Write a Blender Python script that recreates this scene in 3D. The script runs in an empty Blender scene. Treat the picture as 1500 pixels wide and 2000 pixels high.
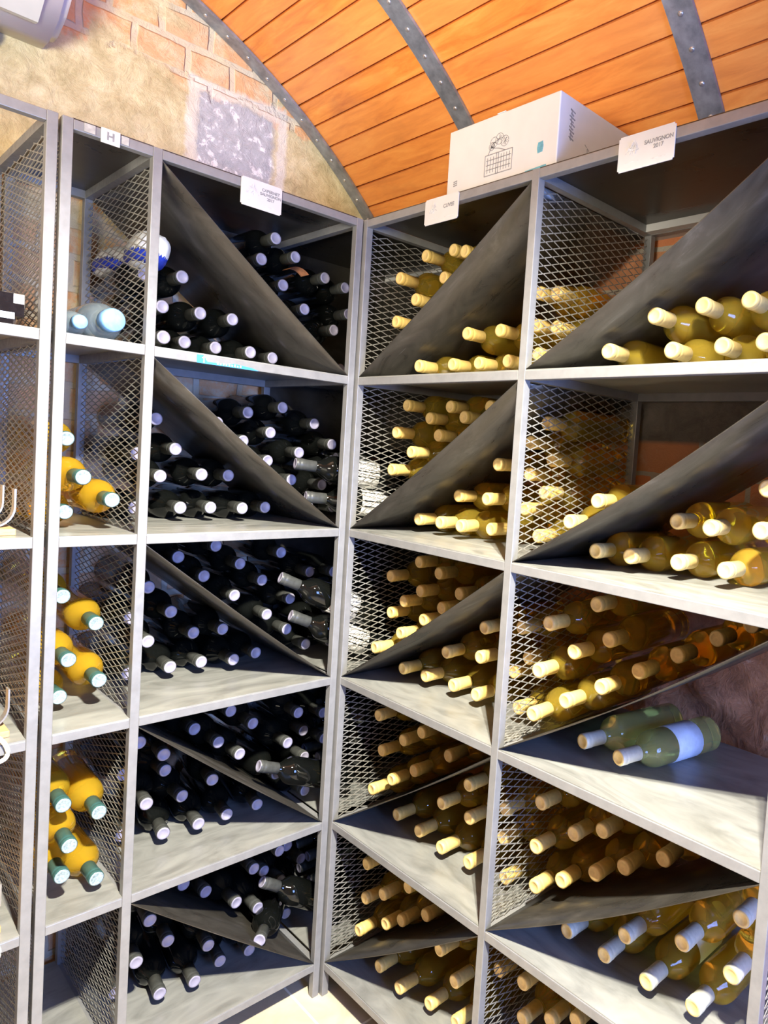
import bpy, bmesh, math, random
from mathutils import Vector, Matrix, noise

# ---------------------------------------------------------------- scene set-up
U = 0.42                      # metres per layout unit (one rack tier is one unit)
FLOOR = -0.243                # floor height in layout units
random.seed(7)
sc = bpy.context.scene
COL = sc.collection
sc.view_settings.view_transform = 'Standard'
sc.view_settings.look = 'None'
sc.view_settings.gamma = 1.0
sc.view_settings.use_curve_mapping = False
sc.view_settings.exposure = 0.25

cam_data = bpy.data.cameras.new('camera')
cam = bpy.data.objects.new('camera', cam_data)
COL.objects.link(cam)
sc.camera = cam
CR = [[0.6973738, -0.0071847, -0.7166716], [-0.7133727, 0.0893941, -0.6950598], [0.06906, 0.9959704, 0.0572157]]
cam.matrix_world = Matrix.Translation(Vector((-2.76845, -3.90478, 3.54817)) * U) @ Matrix(CR).to_4x4()
cam_data.sensor_fit = 'VERTICAL'
cam_data.sensor_height = 36.0
cam_data.lens = 1388.196 / 2000 * 36
cam_data.shift_x = -189.5 / 2000
cam_data.shift_y = -31.3 / 2000
cam_data.clip_start = 0.02

world = bpy.data.worlds.new('world')
sc.world = world
world.use_nodes = True
world.node_tree.nodes['Background'].inputs['Color'].default_value = (0.75, 0.85, 1.0, 1)
world.node_tree.nodes['Background'].inputs['Strength'].default_value = 0.03

def area(name, loc, target, sx, sy, power, color, spread=180):
    d = bpy.data.lights.new(name, 'AREA')
    d.shape = 'RECTANGLE'; d.size = sx; d.size_y = sy; d.energy = power; d.color = color; d.spread = math.radians(spread)
    o = bpy.data.objects.new(name, d); COL.objects.link(o)
    o.location = Vector(loc) * U
    o.rotation_euler = (Vector(target) - Vector(loc)).to_track_quat('-Z', 'Y').to_euler()
    return o
# daylight through the open doorway behind the photographer
area('doorway_daylight', (-1.0, -6.9, 3.0), (-0.4, 0.0, 3.0), 0.7, 0.9, 74, (0.22, 0.38, 1.0))
# added warm fill, aimed up to brighten the vault and back wall
area('ceiling_fill', (-4.3, -3.0, 4.3), (-0.5, 0.2, 6.9), 0.6, 0.6, 18, (1.0, 0.93, 0.76), 80)
LAMP = (-2.0, -3.7, 6.15)   # pendant cluster of four bulbs
LAMP_POWER = 235

# ---------------------------------------------------------------- helpers
def setp(o, **kw):
    for k, val in kw.items():
        if val is not None: o[k] = val
    return o
def empty(name, loc=(0, 0, 0), label=None, category=None, group=None, parent=None):
    o = bpy.data.objects.new(name, None); COL.objects.link(o)
    o.location = Vector(loc) * U; o.empty_display_size = 0.05
    if parent: o.parent = parent
    return setp(o, label=label, category=category, group=group)
def build(name, bm, mat, parent=None, loc=None, smooth=False, **kw):
    me = bpy.data.meshes.new(name)
    bmesh.ops.scale(bm, vec=(U, U, U), verts=bm.verts)
    bm.to_mesh(me); bm.free()
    if smooth:
        for p in me.polygons: p.use_smooth = True
    for m in (mat if isinstance(mat, (list, tuple)) else [mat]): me.materials.append(m)
    o = bpy.data.objects.new(name, me); COL.objects.link(o)
    if parent: o.parent = parent
    if loc is not None: o.location = Vector(loc) * U
    return setp(o, **kw)
def struct(name, bm, mat, **kw):
    return build(name, bm, mat, kind='structure', **kw)
def box(bm, x0, x1, y0, y1, z0, z1, bevel=0.0):
    vs = [bm.verts.new((x, y, z)) for x in (x0, x1) for y in (y0, y1) for z in (z0, z1)]
    fs = [(0, 1, 3, 2), (4, 6, 7, 5), (0, 4, 5, 1), (2, 3, 7, 6), (0, 2, 6, 4), (1, 5, 7, 3)]
    faces = [bm.faces.new([vs[i] for i in f]) for f in fs]
    if bevel:
        es = list({e for f in faces for e in f.edges})
        bmesh.ops.bevel(bm, geom=es, offset=bevel, segments=2, profile=0.5, affect='EDGES')
def lathe(bm, prof, n=24, mi=0):
    rings = []
    for r, z in prof:
        if r < 1e-6: rings.append([bm.verts.new((0, 0, z))])
        else: rings.append([bm.verts.new((r * math.cos(2 * math.pi * i / n), r * math.sin(2 * math.pi * i / n), z)) for i in range(n)])
    for a, b in zip(rings, rings[1:]):
        for i in range(n):
            j = (i + 1) % n
            if len(a) == 1 and len(b) == 1: continue
            if len(a) == 1: f = bm.faces.new((a[0], b[j], b[i]))
            elif len(b) == 1: f = bm.faces.new((a[i], a[j], b[0]))
            else: f = bm.faces.new((a[i], a[j], b[j], b[i]))
            f.material_index = mi; f.smooth = True
def tube(bm, pts, r, n=8, closed=False):
    pts = [Vector(p) for p in pts]; rings = []
    N = len(pts)
    for i, p in enumerate(pts):
        t = (pts[(i + 1) % N] - pts[i - 1]) if closed else (pts[min(i + 1, N - 1)] - pts[max(i - 1, 0)])
        q = t.to_track_quat('Z', 'Y')
        rings.append([bm.verts.new(p + q @ Vector((r * math.cos(2 * math.pi * k / n), r * math.sin(2 * math.pi * k / n), 0))) for k in range(n)])
    for i in range(N if closed else N - 1):
        a, b = rings[i], rings[(i + 1) % N]
        for k in range(n):
            f = bm.faces.new((a[k], a[(k + 1) % n], b[(k + 1) % n], b[k])); f.smooth = True
    if not closed:
        bm.faces.new(rings[0][::-1]); bm.faces.new(rings[-1])
def prism(bm, poly, x0, x1):
    a = [bm.verts.new((x0, y, z)) for y, z in poly]; b = [bm.verts.new((x1, y, z)) for y, z in poly]
    bm.faces.new(a[::-1]); bm.faces.new(b)
    for i in range(len(poly)):
        j = (i + 1) % len(poly); bm.faces.new((a[i], a[j], b[j], b[i]))

# ---------------------------------------------------------------- materials
def mat(name, color=(0.5, 0.5, 0.5), rough=0.5, metal=0.0, trans=0.0, ior=1.45, coat=0.0, spec=None):
    m = bpy.data.materials.new(name); m.use_nodes = True
    b = m.node_tree.nodes['Principled BSDF']
    b.inputs['Base Color'].default_value = (*color, 1)
    b.inputs['Roughness'].default_value = rough
    b.inputs['Metallic'].default_value = metal
    b.inputs['Transmission Weight'].default_value = trans
    b.inputs['IOR'].default_value = ior
    b.inputs['Coat Weight'].default_value = coat
    if spec is not None: b.inputs['Specular IOR Level'].default_value = spec
    return m
class G:
    """small node-graph writer"""
    def __init__(s, m): s.m = m; s.t = m.node_tree; s.n = s.t.nodes; s.l = s.t.links; s.b = s.n['Principled BSDF']
    def inp(s, sock, val):
        if hasattr(val, 'is_linked') or isinstance(val, bpy.types.NodeSocket): s.l.new(val, sock)
        else: sock.default_value = val
    def coord(s): return s.n.new('ShaderNodeTexCoord').outputs['Object']
    def map(s, v, scale=(1, 1, 1), loc=(0, 0, 0)):
        n = s.n.new('ShaderNodeMapping'); s.l.new(v, n.inputs['Vector'])
        n.inputs['Scale'].default_value = scale; n.inputs['Location'].default_value = loc; return n.outputs[0]
    def sep(s, v):
        n = s.n.new('ShaderNodeSeparateXYZ'); s.l.new(v, n.inputs[0]); return n.outputs
    def comb(s, x, y, z):
        n = s.n.new('ShaderNodeCombineXYZ')
        for i, a in enumerate((x, y, z)): s.inp(n.inputs[i], a)
        return n.outputs[0]
    def noise(s, v, scale=5, detail=4, rough=0.5, dist=0.0):
        n = s.n.new('ShaderNodeTexNoise'); s.l.new(v, n.inputs['Vector'])
        n.inputs['Scale'].default_value = scale; n.inputs['Detail'].default_value = detail
        n.inputs['Roughness'].default_value = rough; n.inputs['Distortion'].default_value = dist; return n.outputs['Fac']
    def math(s, op, a, b=0.0, clamp=False):
        n = s.n.new('ShaderNodeMath'); n.operation = op; n.use_clamp = clamp
        s.inp(n.inputs[0], a); s.inp(n.inputs[1], b); return n.outputs[0]
    def ramp(s, f, stops, interp='LINEAR'):
        n = s.n.new('ShaderNodeValToRGB'); s.l.new(f, n.inputs[0]); e = n.color_ramp.elements
        n.color_ramp.interpolation = interp
        while len(e) < len(stops): e.new(0.5)
        for k, (p, c) in zip(e, stops):
            k.position = p; k.color = (*c, 1) if len(c) == 3 else c
        return n.outputs[0]
    def mix(s, f, a, b, mode='MIX'):
        n = s.n.new('ShaderNodeMix'); n.data_type = 'RGBA'; n.blend_type = mode
        s.inp(n.inputs[0], f)
        for i, v in ((6, a), (7, b)):
            if isinstance(v, tuple): n.inputs[i].default_value = (*v, 1)
            else: s.l.new(v, n.inputs[i])
        return n.outputs[2]
    def bump(s, h, strength=0.3, dist=0.01):
        n = s.n.new('ShaderNodeBump'); s.l.new(h, n.inputs['Height'])
        n.inputs['Strength'].default_value = strength; n.inputs['Distance'].default_value = dist
        s.l.new(n.outputs[0], s.b.inputs['Normal'])
    def color(s, c): s.l.new(c, s.b.inputs['Base Color'])
    def rough(s, c): s.l.new(c, s.b.inputs['Roughness'])
def smooth_box(g, x, z, x0, x1, z0, z1, soft):
    """1 inside the rectangle, fading over soft"""
    def edge(v, a, s): return g.math('MULTIPLY_ADD', v, 1) if False else g.math('DIVIDE', g.math('SUBTRACT', v, a), s, True)
    a = edge(x, x0, soft); b = g.math('DIVIDE', g.math('SUBTRACT', x1, x), soft, True)
    c = edge(z, z0, soft); d = g.math('DIVIDE', g.math('SUBTRACT', z1, z), soft, True)
    return g.math('MULTIPLY', g.math('MULTIPLY', a, b), g.math('MULTIPLY', c, d))

def painted_steel():
    m = mat('grey_steel_frame', (0.2, 0.2, 0.2), 0.36, 0.3); g = G(m); c = g.coord()
    n = g.noise(c, 30, 5, 0.6)
    g.color(g.ramp(n, [(0.3, (0.22, 0.22, 0.22)), (0.7, (0.27, 0.27, 0.268))]))
    g.rough(g.ramp(g.noise(c, 90, 3), [(0.3, (0.32,) * 3), (0.7, (0.5,) * 3)]))
    g.bump(g.noise(c, 200, 3), 0.08, 0.001); return m
def sheet_steel():
    m = mat('rolled_steel_sheet', (0.3, 0.3, 0.3), 0.45, 0.35); g = G(m); c = g.coord()
    a = g.noise(g.map(c, (1.0, 3.0, 1.0)), 5, 8, 0.62, 1.2)
    s = g.noise(g.map(c, (2, 40, 2)), 4, 4, 0.6, 0.6)
    base = g.ramp(a, [(0.32, (0.22, 0.22, 0.20)), (0.5, (0.30, 0.30, 0.275)), (0.72, (0.37, 0.37, 0.335))])
    scr = g.ramp(s, [(0.66, (0, 0, 0)), (0.74, (1, 1, 1))])
    g.color(g.mix(g.math('MULTIPLY', scr, 0.35), base, (0.5, 0.5, 0.48)))
    g.rough(g.ramp(a, [(0.3, (0.32,) * 3), (0.7, (0.55,) * 3)])); return m
def shaded_sheet():  # same steel as the shelves, base colour darkened to carry underside shade
    m = mat('shaded_steel_sheet', (0.05, 0.05, 0.05), 0.34, 0.6); g = G(m); c = g.coord()
    a = g.noise(g.map(c, (1.0, 2.0, 1.0)), 6, 8, 0.62, 1.0)
    s = g.noise(g.map(c, (3, 60, 3)), 4, 4, 0.6, 0.8)
    base = g.ramp(a, [(0.3, (0.045, 0.040, 0.033)), (0.6, (0.085, 0.077, 0.064)), (0.8, (0.145, 0.135, 0.118))])
    scr = g.ramp(s, [(0.68, (0, 0, 0)), (0.76, (1, 1, 1))])
    g.color(g.mix(g.math('MULTIPLY', scr, 0.4), base, (0.35, 0.34, 0.33)))
    g.rough(g.ramp(a, [(0.3, (0.24,) * 3), (0.7, (0.42,) * 3)])); return m
def back_wall():
    m = mat('plastered_brick', (0.6, 0.5, 0.35), 0.9); g = G(m); c = g.coord()
    sc_ = g.map(c, (1 / U,) * 3); x, y, z = g.sep(sc_)
    br = g.n.new('ShaderNodeTexBrick')
    wob = g.noise(sc_, 3, 3)
    bx = g.math('ADD', x, g.math('MULTIPLY', wob, 0.06)); bz = g.math('ADD', g.math('ADD', z, -6.04 + 19 * 0.2), g.math('MULTIPLY', g.noise(sc_, 4, 3), 0.05))
    g.l.new(g.comb(bx, bz, 0.0), br.inputs['Vector'])
    br.inputs['Scale'].default_value = 1; br.inputs['Brick Width'].default_value = 0.335; br.inputs['Row Height'].default_value = 0.2
    br.inputs['Mortar Size'].default_value = 0.026; br.inputs['Mortar Smooth'].default_value = 0.35
    br.inputs['Color1'].default_value = (0.80, 0.40, 0.17, 1); br.inputs['Color2'].default_value = (0.74, 0.45, 0.26, 1)
    br.inputs['Mortar'].default_value = (0.66, 0.58, 0.44, 1)
    n1 = g.noise(sc_, 2.6, 8, 0.65, 0.4); n2 = g.noise(sc_, 9, 8, 0.7, 0.8)
    n3 = g.noise(sc_, 5, 10, 0.78, 0.25)
    brick = g.mix(g.ramp(n3, [(0.47, (0, 0, 0)), (0.60, (0.85,) * 3)]), br.outputs['Color'], (0.72, 0.62, 0.42))
    n3 = g.noise(sc_, 5, 10, 0.78, 0.25)
    plaster = g.ramp(n3, [(0.3, (0.36, 0.30, 0.16)), (0.42, (0.54, 0.46, 0.26)), (0.55, (0.68, 0.60, 0.37)), (0.72, (0.82, 0.76, 0.54))])
    # lime wash band between the rack tops and the bare courses above
    h = g.math('ADD', z, g.math('MULTIPLY', g.math('SUBTRACT', n1, 0.5), 0.9))
    up = g.math('MULTIPLY', g.math('DIVIDE', g.math('SUBTRACT', h, 5.96), 0.05, True), g.ramp(g.noise(sc_, 2.1, 3, 0.5, 0.3), [(0.42, (0.15,) * 3), (0.50, (1, 1, 1))]))
    dn = g.math('DIVIDE', g.math('SUBTRACT', 4.9, z), 0.2, True)
    vis = g.math('MAXIMUM', up, dn)
    col = g.mix(vis, plaster, brick)
    # a bluish cement repair with scuffs
    dx = g.math('ADD', x, g.math('MULTIPLY', g.math('SUBTRACT', n2, 0.5), 0.10)); dz = g.math('ADD', z, g.math('MULTIPLY', g.math('SUBTRACT', n1, 0.5), 0.22))
    patch = smooth_box(g, dx, dz, -0.64, 0.0, 5.3, 5.99, 0.05)
    pc = g.ramp(g.noise(sc_, 14, 8, 0.7, 0.3), [(0.35, (0.40, 0.42, 0.46)), (0.55, (0.50, 0.52, 0.57)), (0.60, (0.85, 0.86, 0.9)), (0.7, (0.92, 0.92, 0.95))])
    col = g.mix(patch, col, pc)
    rim = g.math('SUBTRACT', smooth_box(g, dx, dz, -0.70, 0.10, 5.3, 6.06, 0.03), smooth_box(g, dx, dz, -0.62, 0.02, 5.3, 5.98, 0.03), True)
    col = g.mix(g.math('MULTIPLY', rim, 0.7), col, (0.78, 0.76, 0.72))
    g.color(col)
    hb = g.math('ADD', g.math('MULTIPLY', br.outputs['Fac'], g.math('MULTIPLY', vis, -0.5)), g.math('MULTIPLY', n2, 0.9))
    g.bump(hb, 0.7, 0.02); return m
def side_wall():
    m = mat('rough_cellar_wall', (0.5, 0.3, 0.2), 0.9); g = G(m); c = g.coord()
    sc_ = g.map(c, (1 / U,) * 3); x, y, z = g.sep(sc_)
    br = g.n.new('ShaderNodeTexBrick')
    g.l.new(g.comb(y, g.math('ADD', z, g.math('MULTIPLY', g.noise(sc_, 4, 3), 0.04)), 0.0), br.inputs['Vector'])
    br.inputs['Scale'].default_value = 1; br.inputs['Brick Width'].default_value = 0.62; br.inputs['Row Height'].default_value = 0.235
    br.inputs['Mortar Size'].default_value = 0.016
    br.inputs['Color1'].default_value = (0.72, 0.25, 0.10, 1); br.inputs['Color2'].default_value = (0.60, 0.28, 0.14, 1)
    br.inputs['Mortar'].default_value = (0.5, 0.45, 0.36, 1)
    n2 = g.noise(sc_, 7, 9, 0.7, 0.6)
    stone = g.ramp(n2, [(0.3, (0.20, 0.08, 0.04)), (0.5, (0.50, 0.22, 0.10)), (0.62, (0.62, 0.28, 0.13)), (0.75, (0.78, 0.58, 0.42))])
    conc = g.ramp(n2, [(0.3, (0.12, 0.105, 0.09)), (0.7, (0.24, 0.21, 0.18))])
    lo = g.math('DIVIDE', g.math('SUBTRACT', 2.75, z), 0.1, True)
    cb = g.math('MULTIPLY', g.math('DIVIDE', g.math('SUBTRACT', z, 3.69), 0.03, True), g.math('DIVIDE', g.math('SUBTRACT', 4.3, z), 0.05, True))
    bc = g.mix(g.ramp(n2, [(0.55, (0, 0, 0)), (0.75, (0.6,) * 3)]), br.outputs['Color'], (0.66, 0.5, 0.36))
    g.color(g.mix(lo, g.mix(cb, bc, conc), stone))
    g.bump(n2, 0.7, 0.03); return m
def varnished_planks():
    m = mat('varnished_planks', (0.7, 0.3, 0.08), 0.32, coat=0.25); g = G(m); c = g.coord()
    sc_ = g.map(c, (1 / U,) * 3); x, y, z = g.sep(sc_)
    ang = g.math('ARCTAN2', g.math('SUBTRACT', z, 2.512), g.math('ADD', x, 2.187))
    k = g.math('FLOOR', g.math('DIVIDE', g.math('SUBTRACT', math.radians(66.89), ang), math.radians(2.387)))
    ws = g.n.new('ShaderNodeTexWhiteNoise'); ws.noise_dimensions = '1D'; g.l.new(k, ws.inputs['W'])
    v = g.comb(g.math('MULTIPLY', ang, 40), g.math('MULTIPLY', y, 1.0), g.math('MULTIPLY', k, 7.3))
    grain = g.noise(g.map(v, (1.0, 1.3, 1.0)), 1.6, 8, 0.65, 0.5)
    blot = g.noise(g.map(v, (0.12, 0.8, 1.0)), 1.5, 4, 0.6)
    col = g.ramp(grain, [(0.3, (0.56, 0.16, 0.03)), (0.5, (0.74, 0.25, 0.045)), (0.7, (0.85, 0.35, 0.075))])
    col = g.mix(g.math('MULTIPLY', ws.outputs['Value'], 0.45), col, (0.72, 0.30, 0.10))
    col = g.mix(g.ramp(blot, [(0.6, (0, 0, 0)), (0.8, (0.55,) * 3)]), col, (0.36, 0.12, 0.04))
    g.color(col); g.rough(g.ramp(grain, [(0.3, (0.28,) * 3), (0.7, (0.42,) * 3)]))
    g.bump(grain, 0.12, 0.002); return m
def floor_tiles():
    m = mat('beige_floor_tiles', (0.6, 0.52, 0.38), 0.5); g = G(m); c = g.coord()
    sc_ = g.map(c, (1 / U,) * 3, (0.15 + 14 * 1.4, 0.4, 0))
    br = g.n.new('ShaderNodeTexBrick'); br.offset = 0.0; g.l.new(sc_, br.inputs['Vector'])
    br.inputs['Scale'].default_value = 1; br.inputs['Brick Width'].default_value = 1.4; br.inputs['Row Height'].default_value = 1.4
    br.inputs['Mortar Size'].default_value = 0.008
    n = g.noise(c, 9, 7, 0.6, 0.6)
    t = g.ramp(n, [(0.3, (0.44, 0.37, 0.26)), (0.7, (0.62, 0.54, 0.40))])
    br.inputs['Mortar'].default_value = (0.86, 0.82, 0.7, 1)
    g.l.new(t, br.inputs['Color1']); g.l.new(t, br.inputs['Color2'])
    g.color(br.outputs['Color']); return m
def card_white(name='matt_white_card', c0=(0.8, 0.8, 0.79)):
    m = mat(name, c0, 0.6); g = G(m); n = g.noise(g.coord(), 25, 4)
    g.color(g.ramp(n, [(0.3, tuple(k * 0.95 for k in c0)), (0.7, c0)])); return m
def wood(name, a, b):
    m = mat(name, a, 0.55); g = G(m); n = g.noise(g.map(g.coord(), (4, 30, 30)), 6, 6, 0.6, 0.4)
    g.color(g.ramp(n, [(0.3, a), (0.7, b)])); return m
def wine_glass(name, c, trans, rough=0.04):
    m = mat(name, c, rough, trans=trans, ior=1.38); g = G(m); n = g.noise(g.coord(), 12, 3)
    g.color(g.ramp(n, [(0.3, tuple(k * 0.9 for k in c)), (0.7, c)])); return m
def dusty(name, c, rough, metal=0.0, var=0.25, scale=60):
    m = mat(name, c, rough, metal); g = G(m); n = g.noise(g.coord(), scale, 4, 0.6)
    g.color(g.ramp(n, [(0.3, tuple(k * (1 - var) for k in c)), (0.7, tuple(min(1, k * (1 + var)) for k in c))])); return m

M = dict(
    frame=painted_steel(), shelf=sheet_steel(), sheet=shaded_sheet(), mesh=dusty('expanded_metal', (0.33, 0.32, 0.29), 0.45, 0.4),
    wallA=back_wall(), wallB=side_wall(), planks=varnished_planks(), floor=floor_tiles(),
    rib=dusty('galvanised_flat_bar', (0.26, 0.28, 0.32), 0.4, 0.5, 0.3, 30), screw=dusty('zinc_screw', (0.6, 0.6, 0.62), 0.3, 0.8),
    card=card_white('matt_white_card', (0.55, 0.55, 0.54)), ink=dusty('grey_ink', (0.22, 0.22, 0.23), 0.7), pale_ink=dusty('pale_grey_ink', (0.55, 0.55, 0.55), 0.7),
    teal_ink=dusty('teal_ink', (0.12, 0.33, 0.42), 0.6),
    dark_glass=dusty('black_bottle_glass', (0.004, 0.0045, 0.004), 0.05, 0.0, 0.3, 10),
    yellow=wine_glass('golden_wine_glass', (1.0, 0.72, 0.09), 0.90), pale=wine_glass('pale_wine_glass', (1.0, 0.72, 0.09), 0.84),
    honey=wine_glass('honey_wine_glass', (0.98, 0.62, 0.04), 0.78), clear=wine_glass('pale_green_wine_glass', (1.0, 1.0, 0.42), 0.86),
    water=wine_glass('blue_water_plastic', (0.68, 0.87, 1.0), 0.80, 0.05),
    shaded_cap=dusty('capsule_side_shaded', (0.06, 0.062, 0.056), 0.42, 0.1), lit_disc=dusty('capsule_top_lit', (0.30, 0.28, 0.36), 0.5, 0.1, 0.1),  # one grey capsule: side colour darkened as unlit, top lightened as blue-lit
    cream_cap=dusty('cream_capsule', (0.86, 0.61, 0.19), 0.45, 0.1, 0.08, 150), cream_disc=dusty('cream_capsule_top', (0.84, 0.60, 0.24), 0.5, 0.0, 0.08, 150),
    pale_cap=dusty('pale_capsule', (0.66, 0.50, 0.20), 0.45, 0.1, 0.08, 150),
    green_cap=dusty('ivory_capsule', (0.66, 0.64, 0.50), 0.45, 0.1, 0.08, 150),
    teal_cap=dusty('teal_capsule', (0.05, 0.13, 0.12), 0.35, 0.3, 0.15), teal_disc=dusty('embossed_silver_top', (0.34, 0.44, 0.47), 0.3, 0.4, 0.35, 250),
    blue_cap=dusty('light_blue_screw_cap', (0.20, 0.42, 0.80), 0.45), label=card_white('white_paper_label', (0.82, 0.82, 0.78)),
    blue_label=dusty('pale_blue_paper_label', (0.62, 0.72, 0.82), 0.6, 0, 0.1), orange_label=dusty('orange_paper_label', (0.72, 0.30, 0.13), 0.6, 0, 0.35, 40),
    ac=card_white('white_air_conditioner_plastic', (0.74, 0.72, 0.70)), ac_dark=dusty('grey_plastic', (0.35, 0.34, 0.32), 0.5),
    tape=dusty('bright_blue_film', (0.05, 0.30, 0.80), 0.4), bag=card_white('crumpled_white_plastic', (0.82, 0.84, 0.84)), bag_blue=dusty('royal_blue_band', (0.02, 0.05, 0.45), 0.4),
    rope=dusty('white_rope', (0.85, 0.80, 0.66), 0.8), board=wood('oak_board', (0.42, 0.24, 0.10), (0.60, 0.38, 0.18)),
    black_gloss=dusty('black_lacquer', (0.012, 0.010, 0.012), 0.08), strap=dusty('brushed_steel_strap', (0.42, 0.40, 0.36), 0.38, 0.7, 0.15, 40),
    bulb=mat('warm_bulb'), lamp=dusty('black_lamp_metal', (0.03, 0.03, 0.03), 0.4, 0.5))
b_ = M['bulb'].node_tree.nodes['Principled BSDF']
b_.inputs['Emission Color'].default_value = (1.0, 0.88, 0.68, 1); b_.inputs['Emission Strength'].default_value = 12

# ---------------------------------------------------------------- the room
VX, VZ, VR = -2.187, 2.512, 4.244        # axis and radius of the barrel vault
YB, YF = 1.2, -7.2
XR = 1.2; XL = 2 * VX - XR
SPRING = VZ + math.sqrt(VR ** 2 - (XR - VX) ** 2)

bm = bmesh.new(); box(bm, XL - 0.3, XR + 0.3, YF, YB + 0.4, FLOOR - 0.25, FLOOR); struct('floor', bm, M['floor'])
bm = bmesh.new(); box(bm, XL - 0.3, XR + 0.3, YB, YB + 0.3, FLOOR - 0.2, VZ + VR + 0.35); struct('wall_back', bm, M['wallA'])
def rough_wall():
    bm = bmesh.new(); ny, nz = 120, 90
    y0, y1, z0, z1 = YF, YB + 0.02, FLOOR - 0.02, SPRING + 0.02
    g = []
    for i in range(ny + 1):
        row = []
        for j in range(nz + 1):
            y = y0 + (y1 - y0) * i / ny; z = z0 + (z1 - z0) * j / nz
            d = 0.0
            if z < 2.9:
                w = min(1, (2.9 - z) / 0.3)
                d = w * (0.06 + 0.09 * noise.fractal(Vector((y * 2.2, z * 2.6, 3.1)), 0.8, 2.0, 5) + 0.05 * noise.noise(Vector((y * 1.1, z * 1.6, 0))))
            row.append(bm.verts.new((XR + max(-0.02, d), y, z)))
        g.append(row)
    for i in range(ny):
        for j in range(nz):
            f = bm.faces.new((g[i][j], g[i + 1][j], g[i + 1][j + 1], g[i][j + 1])); f.smooth = True
    r = bmesh.ops.extrude_face_region(bm, geom=bm.faces[:])
    for v in [e for e in r['geom'] if isinstance(e, bmesh.types.BMVert)]: v.co.x = XR + 0.35
    return bm
struct('wall_right', rough_wall(), M['wallB'])
bm = bmesh.new(); box(bm, XL - 0.3, XL, YF, YB, FLOOR - 0.2, SPRING + 0.05); struct('wall_left', bm, M['wallA'])
# front wall behind the photographer, with an open doorway
bm = bmesh.new()
box(bm, XL, -3.4, YF - 0.3, YF, FLOOR, VZ + VR + 0.3); box(bm, -0.6, XR, YF - 0.3, YF, FLOOR, VZ + VR + 0.3); box(bm, -3.4, -0.6, YF - 0.3, YF, 4.9, VZ + VR + 0.3)
struct('wall_front', bm, M['wallA'])

def vault():
    bm = bmesh.new(); step = math.radians(2.387); t0 = math.radians(66.89); gap = math.radians(0.10)
    amin = math.atan2(SPRING - VZ, XR - VX) - 0.03; amax = math.pi - amin
    n0 = -math.ceil((amax - t0) / step); n1 = math.ceil((t0 - amin) / step)
    def P(a, r, y): return (VX + r * math.cos(a), y, VZ + r * math.sin(a))
    outer = VR + 0.12
    prof = []
    for k in range(n0, n1):
        a0, a1 = t0 - k * step, t0 - (k + 1) * step
        prof += [(a0, VR + 0.03), (a0 - gap * 0.5, VR + 0.03), (a0 - gap, VR), ((a0 + a1) / 2, VR), (a1 + gap, VR), (a1 + gap * 0.5, VR + 0.03)]
    vin = [[bm.verts.new(P(a, r, y)) for a, r in prof] for y in (YF - 0.3, YB + 0.05)]
    vout = [[bm.verts.new(P(a, outer, y)) for a, r in prof] for y in (YF - 0.3, YB + 0.05)]
    n = len(prof)
    for i in range(n - 1):
        bm.faces.new((vin[0][i], vin[1][i], vin[1][i + 1], vin[0][i + 1]))
        bm.faces.new((vout[0][i], vout[0][i + 1], vout[1][i + 1], vout[1][i]))
        for s in (0, 1): bm.faces.new((vin[s][i], vin[s][i + 1], vout[s][i + 1], vout[s][i]))
    for i in (0, n - 1): bm.faces.new((vin[0][i], vin[1][i], vout[1][i], vout[0][i]))
    bmesh.ops.recalc_face_normals(bm, faces=bm.faces[:])
    return bm
struct('ceiling', vault(), M['planks'])
def rib(y0, y1, name):
    bm = bmesh.new(); amin = math.atan2(SPRING - VZ, XR - VX) + 0.004; n = 120
    secs = []
    for i in range(n + 1):
        a = amin + (math.pi - 2 * amin) * i / n; s = []
        for r, y in ((VR - 0.004, y0), (VR - 0.004, y1), (VR - 0.024, y1), (VR - 0.024, y0)):
            s.append(bm.verts.new((VX + r * math.cos(a), y, VZ + r * math.sin(a))))
        secs.append(s)
    for a, b in zip(secs, secs[1:]):
        for k in range(4): bm.faces.new((a[k], a[(k + 1) % 4], b[(k + 1) % 4], b[k]))
    bm.faces.new(secs[0]); bm.faces.new(secs[-1][::-1])
    bmesh.ops.recalc_face_normals(bm, faces=bm.faces[:])
    o = struct(name, bm, M['rib'])
    yc = (y0 + y1) / 2
    for k in range(-6, 14):
        a = math.radians(66.89 - 2.387 * (k + 0.5))
        if a < amin + 0.02: continue
        bm = bmesh.new(); lathe(bm, [(0.014, 0), (0.014, 0.003), (0.008, 0.007), (0, 0.007)], 10)
        rr = VR - 0.024
        sobj = build('screw', bm, M['screw'], o, (VX + rr * math.cos(a), yc, VZ + rr * math.sin(a)))
        sobj.rotation_euler = (Vector((-math.cos(a), 0, -math.sin(a)))).to_track_quat('Z', 'Y').to_euler()
for i, (a, b) in enumerate(((1.075, 1.195), (-0.375, -0.235), (-2.01, -1.865), (-3.55, -3.41), (-5.1, -4.96))):
    rib(a, b, 'trim_%d' % (i + 1))
# concrete ledge under the springing of the vault on the right
bm = bmesh.new(); box(bm, 1.02, 1.2, YF, YB - 0.002, SPRING - 0.10, SPRING - 0.02); struct('trim_6', bm, M['card'])

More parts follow.
